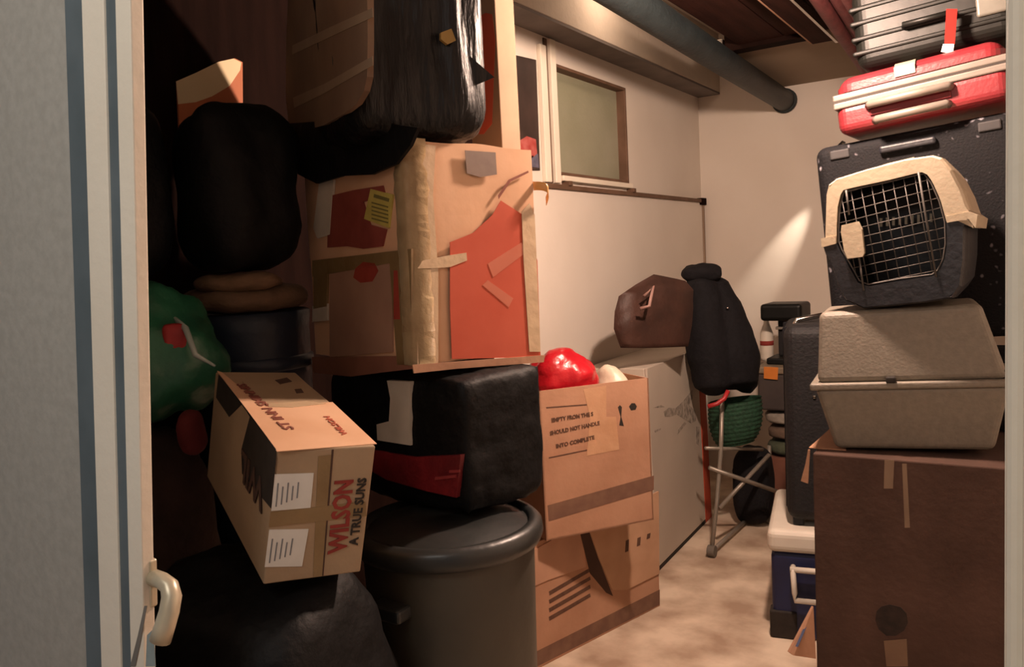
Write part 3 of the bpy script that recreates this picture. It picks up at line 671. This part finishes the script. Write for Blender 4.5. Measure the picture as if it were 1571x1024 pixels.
box('column', (-.06, .0, .035), (.09, .10, .26), suit_m, cm, .01, 3)
box('head', (-.125, -.12, .245), (.10, .11, .34), gloss_b, cm, .02, 3)
box('band', (-.065, -.03, .19), (.09, .0, .205), leg_m, cm, .003)
box('sticker', (-.03, -.004, .06), (.0, .0, .16), orange_st, cm)
bo = thing('spray_bottle', 'small white bottle with a red band beside the coffee maker', 'bottle', (-1.32, 4.66, .853))
lathe('bottle', [(.001, 0), (.035, 0), (.038, .02), (.036, .16), (.015, .22), (.013, .25), (.001, .255)], white_cool, bo, 20)
lathe('red_band', [(.0368, .09), (.0385, .092), (.0383, .115), (.0365, .117)], redp, bo, 20)

# ------------------------------------------------------------------ cooler and tall suitcase
co = thing('cooler', 'blue cooler box with white lid and handle under the tall black suitcase', 'cooler', (-.862, 3.01, 0), (0, 0, 12))
box('tub', (.005, .005, 0), (.385, .56, .34), blue_cool, co, .02, 4)
box('lid', (-.008, -.008, .34), (.398, .575, .43), white_cool, co, .028, 4)
for q in (0, .30): box('wheel_guard', (q - .004, -.004, .0), (q + .095, .06, .11), ink, co, .008, 3)
bm = bmesh.new(); add_tube(bm, [(.085, -.0, .29), (.085, -.032, .29), (.09, -.034, .20), (.09, -.03, .17), (.27, -.03, .17), (.275, -.034, .20), (.28, -.032, .29), (.28, 0, .29)], .0105, 10)
add_tube(bm, [(.075, -.03, .29), (.30, -.03, .29)], .011, 10)
bmesh.ops.recalc_face_normals(bm, faces=bm.faces[:]); mesh_obj('handle', bm, white_cool, co, True)
su = thing('tall_suitcase', 'tall black upright suitcase standing on the blue cooler', 'suitcase', (-.805, 3.06, .432), (0, 0, 14))
box('shell', (0, 0, .02), (.30, .42, .775), suit_m, su, .045, 5)
for q in ((.04, .05), (.26, .05), (.04, .37), (.26, .37)): box('foot', (q[0] - .02, q[1] - .02, -.002), (q[0] + .02, q[1] + .02, .03), navy_p, su, .006)
for yy in (.10, .32):
    bm = bmesh.new(); add_box(bm, (-.004, yy - .006, .05), (.304, yy + .006, .762), None, .004); mesh_obj('piping', bm, fabric_b, su)
tube('handle', [(.03, .12, .75), (.05, .13, .785), (.14, .16, .80), (.19, .18, .78), (.20, .19, .75)], .010, chrome, su)
box('zip_pull', (.10, -.006, .50), (.112, .002, .512), chrome, su, .003)

# ------------------------------------------------------------------ right-hand stack
RL, RR_, RD = (-.545, 2.36, 0), (0, 0, 1.4), (.522, .64, .905); RM = M_of(RL, RR_)
rb = thing('brown_carton', 'large dark brown cardboard box at the bottom of the right stack', 'box', RL, RR_)
box('carton', (0, 0, 0), RD, card_dark, rb, .004)
decal('top_panel', rb, RM, 2, RD[2], [(1241, 688), (1285, 648), (1300, 660), (1298, 692)], card, .002)
decal('flap', rb, RM, 1, -.001, [(1240, 690), (1243, 690), (1240, 742), (1229, 738), (1236, 712)], card, -.004)
decal('round_stamp', rb, RM, 1, 0, [(1345, 938), (1352, 931), (1365, 928), (1382, 932), (1391, 942), (1393, 956), (1387, 968), (1374, 976), (1360, 976), (1348, 966), (1343, 952)], mat('stamp', '#1f1714', '#30241e', .9, 40), -.0008)
decal('paper_strip', rb, RM, 1, 0, [(1356, 984), (1391, 981), (1393, 1023), (1360, 1023)], mat('faded_card', '#6b5444', '#77604c', .9, 10), -.0008)
decal('tape_strip', rb, RM, 1, 0, [(1357, 706), (1372, 706), (1370, 750), (1356, 750)], mat('faded_tape', '#75604e', '#806a56', .6, 10), -.0008)
decal('tape_strip', rb, RM, 1, 0, [(1384, 712), (1391, 712), (1396, 810), (1388, 810)], MATS['faded_tape'], -.0008)
fp = thing('loose_flap', 'loose piece of cardboard with a blue line leaning by the large brown box', 'cardboard', (-.63, 2.33, 0))
FPM = M_of((-.63, 2.33, 0), (0, 0, 0))
def fpp(px, py, y): return face(FPM, 1, y, [(px, py)])[0]
prism('sheet', [fpp(1245, 930, .03), fpp(1249, 1010, .02), fpp(1215, 1005, -.03), fpp(1208, 1000, -.03)], (.006, -.003, 0), card, fp)
prism('blue_line', [fpp(1240, 948, .025), fpp(1243, 950, .025), fpp(1225, 992, -.028), fpp(1221, 991, -.028)], (.0, -.006, 0), mat('blue_line', '#39435c', '#465070', .8), fp)

# grey tote: two halves rim to rim
HL, HR = (-.545, 2.375, .907), (0, -2.5, 7)
HM = M_of(HL, HR)
tt = thing('lidded_tote', 'grey plastic tub with a matching deep lid on the brown box', 'tub', HL, HR)
def frustum(name, b, t_, z0_, z1_, m, parent, bev=.018):
    bm = bmesh.new(); vs = []
    for (x0, y0_, x1, y1_), z in ((b, z0_), (t_, z1_)):
        vs.append([bm.verts.new(q) for q in ((x0, y0_, z), (x1, y0_, z), (x1, y1_, z), (x0, y1_, z))])
    bm.faces.new(vs[0][::-1]); bm.faces.new(vs[1])
    for i in range(4): bm.faces.new((vs[0][i], vs[0][(i + 1) % 4], vs[1][(i + 1) % 4], vs[1][i]))
    bmesh.ops.bevel(bm, geom=bm.edges[:], offset=bev, segments=4, profile=.5, affect='EDGES')
    return mesh_obj(name, bm, m, parent)
frustum('tub', (.055, .035, .455, .285), (.012, .008, .498, .31), 0, .185, tote_m, tt)
box('rim', (0, 0, .178), (.55, .32, .198), tote_m, tt, .006, 3)
frustum('lid', (.02, .012, .495, .308), (.035, .03, .44, .29), .196, .40, tote_m, tt)
box('lid_latch', (.20, -.006, .196), (.226, .012, .214), ink, tt, .005, 3)
box('rim_clip', (.46, .02, .197), (.49, .05, .222), ink, tt, .004)

# pet carrier
KL, KR = (-.475, 2.42, 1.325), (0, -6.5, -6)
KM = M_of(KL, KR)
pk = thing('pet_carrier', 'pet carrier with cream top and wire door, tilted on the grey tub', 'pet carrier', KL, KR)
def kp(px, py, y=0.): return face(KM, 1, y, [(px, py)])[0]
OUT_U = [(1260.6, 378), (1264, 366), (1265, 330), (1266, 299), (1270, 283), (1282, 274), (1330, 259), (1388, 244), (1430, 238), (1444, 242), (1459, 260), (1475, 291), (1486, 323), (1499, 331), (1496, 350), (1488, 337)]
IN_U = [(1452, 340), (1443, 307), (1430, 278), (1419, 263.5), (1409, 265), (1360, 277), (1308, 288), (1291, 292.5), (1285, 317.5), (1283.5, 345), (1283.5, 373)]
OUT_L = [(1260.6, 378), (1265, 391), (1273, 402), (1282, 431), (1288, 448), (1297, 462), (1324, 474), (1370, 470), (1419, 465), (1462, 458), (1474, 440), (1479, 400), (1480, 346), (1488, 337)]
IN_L = [(1452, 340), (1453, 375), (1449, 400), (1440, 418), (1432, 424), (1380, 431), (1330, 440), (1316, 434), (1300, 405), (1288, 385), (1283.5, 373)]
DEP = .29
def ring_shell(name, outer, inner, m):
    bm = bmesh.new(); o = [kp(*p) for p in outer]; i_ = [kp(*p) for p in inner]
    cen = kp(1370, 360)
    def back(p, k=.9): return Vector((cen.x + (p.x - cen.x) * k, DEP, cen.z + (p.z - cen.z) * k))
    lay = [[bm.verts.new(p + Vector((0, .012, 0))) for p in o], [bm.verts.new(Vector((cen.x + (p.x - cen.x) * 1.0, .05, cen.z + (p.z - cen.z) * 1.0))) for p in o], [bm.verts.new(back(p)) for p in o]]
    for a in range(2):
        for j in range(len(o) - 1): bm.faces.new((lay[a][j], lay[a][j + 1], lay[a + 1][j + 1], lay[a + 1][j]))
    # front plate between outline and door hole
    fo = [bm.verts.new(Vector((cen.x + (p.x - cen.x) * .975, .0, cen.z + (p.z - cen.z) * .975))) for p in o]
    for j in range(len(o) - 1): bm.faces.new((fo[j], fo[j + 1], lay[0][j + 1], lay[0][j]))
    # resample both chains and bridge
    def res(vs, n):
        L_ = [0]
        for j in range(len(vs) - 1): L_.append(L_[-1] + (vs[j + 1] - vs[j]).length)
        out = []
        for k in range(n + 1):
            s = L_[-1] * k / n; j = max(q for q in range(len(vs) - 1) if L_[q] <= s + 1e-9); t_ = (s - L_[j]) / max(L_[j + 1] - L_[j], 1e-9)
            out.append(vs[j].lerp(vs[j + 1], min(t_, 1)))
        return out
    A = [bm.verts.new(p) for p in res([v.co.copy() for v in fo], 30)]; B = [bm.verts.new(p) for p in res(i_[::-1] if (i_[0] - o[0]).length > (i_[-1] - o[0]).length else i_, 30)]
    Bb = [bm.verts.new(v.co + Vector((0, .02, 0))) for v in B]
    for j in range(30):
        bm.faces.new((A[j], A[j + 1], B[j + 1], B[j])); bm.faces.new((B[j], B[j + 1], Bb[j + 1], Bb[j]))
    bm.faces.new(lay[2])
    bmesh.ops.recalc_face_normals(bm, faces=bm.faces[:])
    bmesh.ops.solidify(bm, geom=bm.faces[:], thickness=.003)
    return mesh_obj(name, bm, m, pk)
ring_shell('top_shell', OUT_U, IN_U, beige_p)
ring_shell('bottom_shell', OUT_L, IN_L, navy_p)
prism('handle', [kp(1312, 258), kp(1300, 266), kp(1330, 261), kp(1392, 246), kp(1386, 237), (kp(1345, 247))], (0, .05, 0), beige_p, pk).location = (0, .11, 0)
prism('rim_flange', [kp(1260, 366), kp(1283, 362), kp(1283, 374), kp(1261, 380)], (0, .02, 0), beige_p, pk).location = (0, -.003, 0)
prism('rim_flange', [kp(1452, 332), kp(1487, 325), kp(1500, 330), kp(1497, 350), kp(1486, 336), kp(1453, 342)], (0, .02, 0), beige_p, pk).location = (0, -.003, 0)
HOLE = [kp(*p) for p in IN_U] + [kp(*p) for p in IN_L[1:-1][::-1]][::-1]
HOLE = [kp(*p) for p in ([(1283.5, 373)] + IN_U[::-1][1:-1] + [(1452, 340)] + IN_L[1:-1])]
dg = bmesh.new()
ring = [p + Vector((0, .006, 0)) for p in HOLE]; cen = sum(ring, Vector()) / len(ring)
ring2 = [cen + (p - cen) * .965 for p in ring]
add_tube(dg, ring2 + ring2[:1], .0022, 6, False)
ln = bmesh.new(); oo = OUT_U + OUT_L[1:-1][::-1]; cc = kp(1370, 360); la_ = []
for yy, kk in ((.035, .93), (.27, .84)):
    la_.append([ln.verts.new((cc.x + (kp(*q).x - cc.x) * kk, yy, cc.z + (kp(*q).z - cc.z) * kk)) for q in oo])
for j in range(len(oo)): ln.faces.new((la_[0][j], la_[0][(j + 1) % len(oo)], la_[1][(j + 1) % len(oo)], la_[1][j]))
ln.faces.new(la_[1]); mesh_obj('inner_shade', ln, navy_p, pk)  # dark inner shell added to paint the shade inside the carrier
# grid: two families of wires clipped to the ring
def clip(p, d):
    ts = []
    for j in range(len(ring2)):
        a, b = ring2[j], ring2[(j + 1) % len(ring2)]
        e = b - a; den = d.x * e.z - d.z * e.x
        if abs(den) < 1e-9: continue
        q = a - p; t_ = (q.x * e.z - q.z * e.x) / den; s = (q.x * d.z - q.z * d.x) / den
        if 0 <= s < 1: ts.append(t_)
    return (min(ts), max(ts)) if len(ts) >= 2 else None
ux = (kp(1436, 300) - kp(1300, 335)).normalized(); uz = (kp(1352, 290) - kp(1378, 430)).normalized()
for k in range(-9, 10):
    for base, d in ((cen + ux * k * .0275, uz), (cen + uz * k * .0265, ux)):
        c_ = clip(base, d)
        if c_: add_tube(dg, [base + d * c_[0], base + d * c_[1]], .0013, 5)
mesh_obj('door_grille', dg, steel, pk, True)
tube('hinge_rod', [kp(1409, 264, -.004), kp(1420, 330, -.004), kp(1436, 425, -.004)], .0028, steel, pk)
tube('hinge_rod', [kp(1298, 292, -.004), kp(1303, 330, -.004)], .0028, steel, pk)
tube('hinge_rod', [kp(1318, 395, -.004), kp(1325, 446, -.004)], .0028, steel, pk)
prism('latch_plate', [kp(1293, 346), kp(1318, 340), kp(1324, 352), kp(1328, 388), kp(1325, 394), kp(1302, 397), kp(1297, 385), kp(1292, 356)], (0, -.012, 0), beige_p, pk)
for k in range(9):
    if k == 7: continue
    px = 1352 + k * 9.6; py = 341 - k * .9
    prism('vent_light', [kp(px - 2, py - 6, .24), kp(px + 2, py - 6, .24), kp(px + 2, py + 7, .24), kp(px - 2, py + 7, .24)], (0, -.004, 0), beige_p, pk)  # light coming through the rear vents, painted as cream bars

# black bags/suitcases behind
tag(box('black_duffel', (-.50, 2.79, .907), (.02, 2.98, 1.16), fabric_b, None, .05, 5), 'plain black duffel bag behind the grey tub', 'bag')
jl = (-.575, 2.80, 1.162)
js = thing('patterned_suitcase', 'black suitcase with small pale pattern behind the pet carrier', 'suitcase', jl, (0, -4.5, -2))
box('shell', (0, 0, 0), (.57, .20, .66), fabric_p, js, .035, 5)
box('zip_band', (-.003, .09, .01), (.573, .11, .65), fabric_b, js, .006)
box('handle', (.20, -.02, .60), (.36, .0, .625), navy_p, js, .008, 3)
for q in (.08, .5): box('corner_guard', (q - .03, -.006, .61), (q + .03, .006, .64), mat('grey_guard', '#232224', '#2c2b2c', .7), js, .005, 3)

# red suitcase
SL, SR = (-.54, 2.76, 1.845), (0, -5.5, -2); SM = M_of(SL, SR)
rs = thing('red_suitcase', 'red hard suitcase with grey trim lying near the top of the right stack', 'suitcase', SL, SR)
box('lower_shell', (0, 0, 0), (.475, .33, .10), red_shell, rs, .03, 5)
box('upper_shell', (.004, .004, .10), (.471, .326, .182), red_shell, rs, .05, 6)
box('trim_band', (-.004, -.004, .082), (.479, .334, .103), grey_trim, rs, .005, 3)
box('trim_band', (-.004, -.004, .107), (.479, .334, .128), grey_trim, rs, .005, 3)
box('zip', (-.002, -.002, .10), (.477, .332, .112), ink, rs)
box('luggage_strap', (.19, .0, .12), (.228, .33, .186), mat('pale_strap2', '#7d7463', '#887f6e', .6), rs, .048, 6)
tube('handle', [(.10, -.004, .072), (.105, -.022, .072), (.21, -.026, .072), (.32, -.022, .072), (.325, -.004, .072)], .0125, grey_trim, rs)
tube('handle', [(.115, -.004, .022), (.12, -.02, .022), (.21, -.024, .022), (.31, -.02, .022), (.315, -.004, .022)], .0125, grey_trim, rs)
box('handle_recess', (.10, -.006, .04), (.325, .0, .06), mat('dark_red', '#5c1218', '#6a161c', .5), rs, .003)
tgm = M_of((0, 0, 0), (0, 0, 0))
tp = [kpx for kpx in face(SM, 1, .05, [(1452, 14), (1469, 14), (1465, 68), (1449, 68)])]
prism('luggage_tag', tp, (0, -.003, 0), mat('red_tag', '#741a16', '#80221d', .9, spec=.1), rs)
prism('tag_tip', face(SM, 1, .05, [(1447, 68), (1464, 68), (1462, 82), (1444, 80)]), (0, -.004, 0), paper, rs)

# black glossy case on top
LLc, LRc = (-.50, 2.85, 2.055), (0, -4.5, 0)
ls = thing('black_case', 'glossy black ribbed case on top of the red suitcase under the loft', 'suitcase', LLc, LRc)
box('shell', (0, 0, 0), (.45, .33, .27), gloss_b, ls, .045, 6)
for z in (.045, .09, .14, .185): box('rib', (-.006, -.006, z), (.456, .336, z + .016), gloss_b, ls, .007, 3)
box('corner_guard', (.345, -.01, .07), (.43, .01, .20), mat('worn_silver', '#4d4b44', '#5a5850', .5, 12), ls, .008, 3)
tube('handle', [(.15, 0, .10), (.15, -.03, .10), (.28, -.03, .10), (.28, 0, .10)], .009, gloss_b, ls)
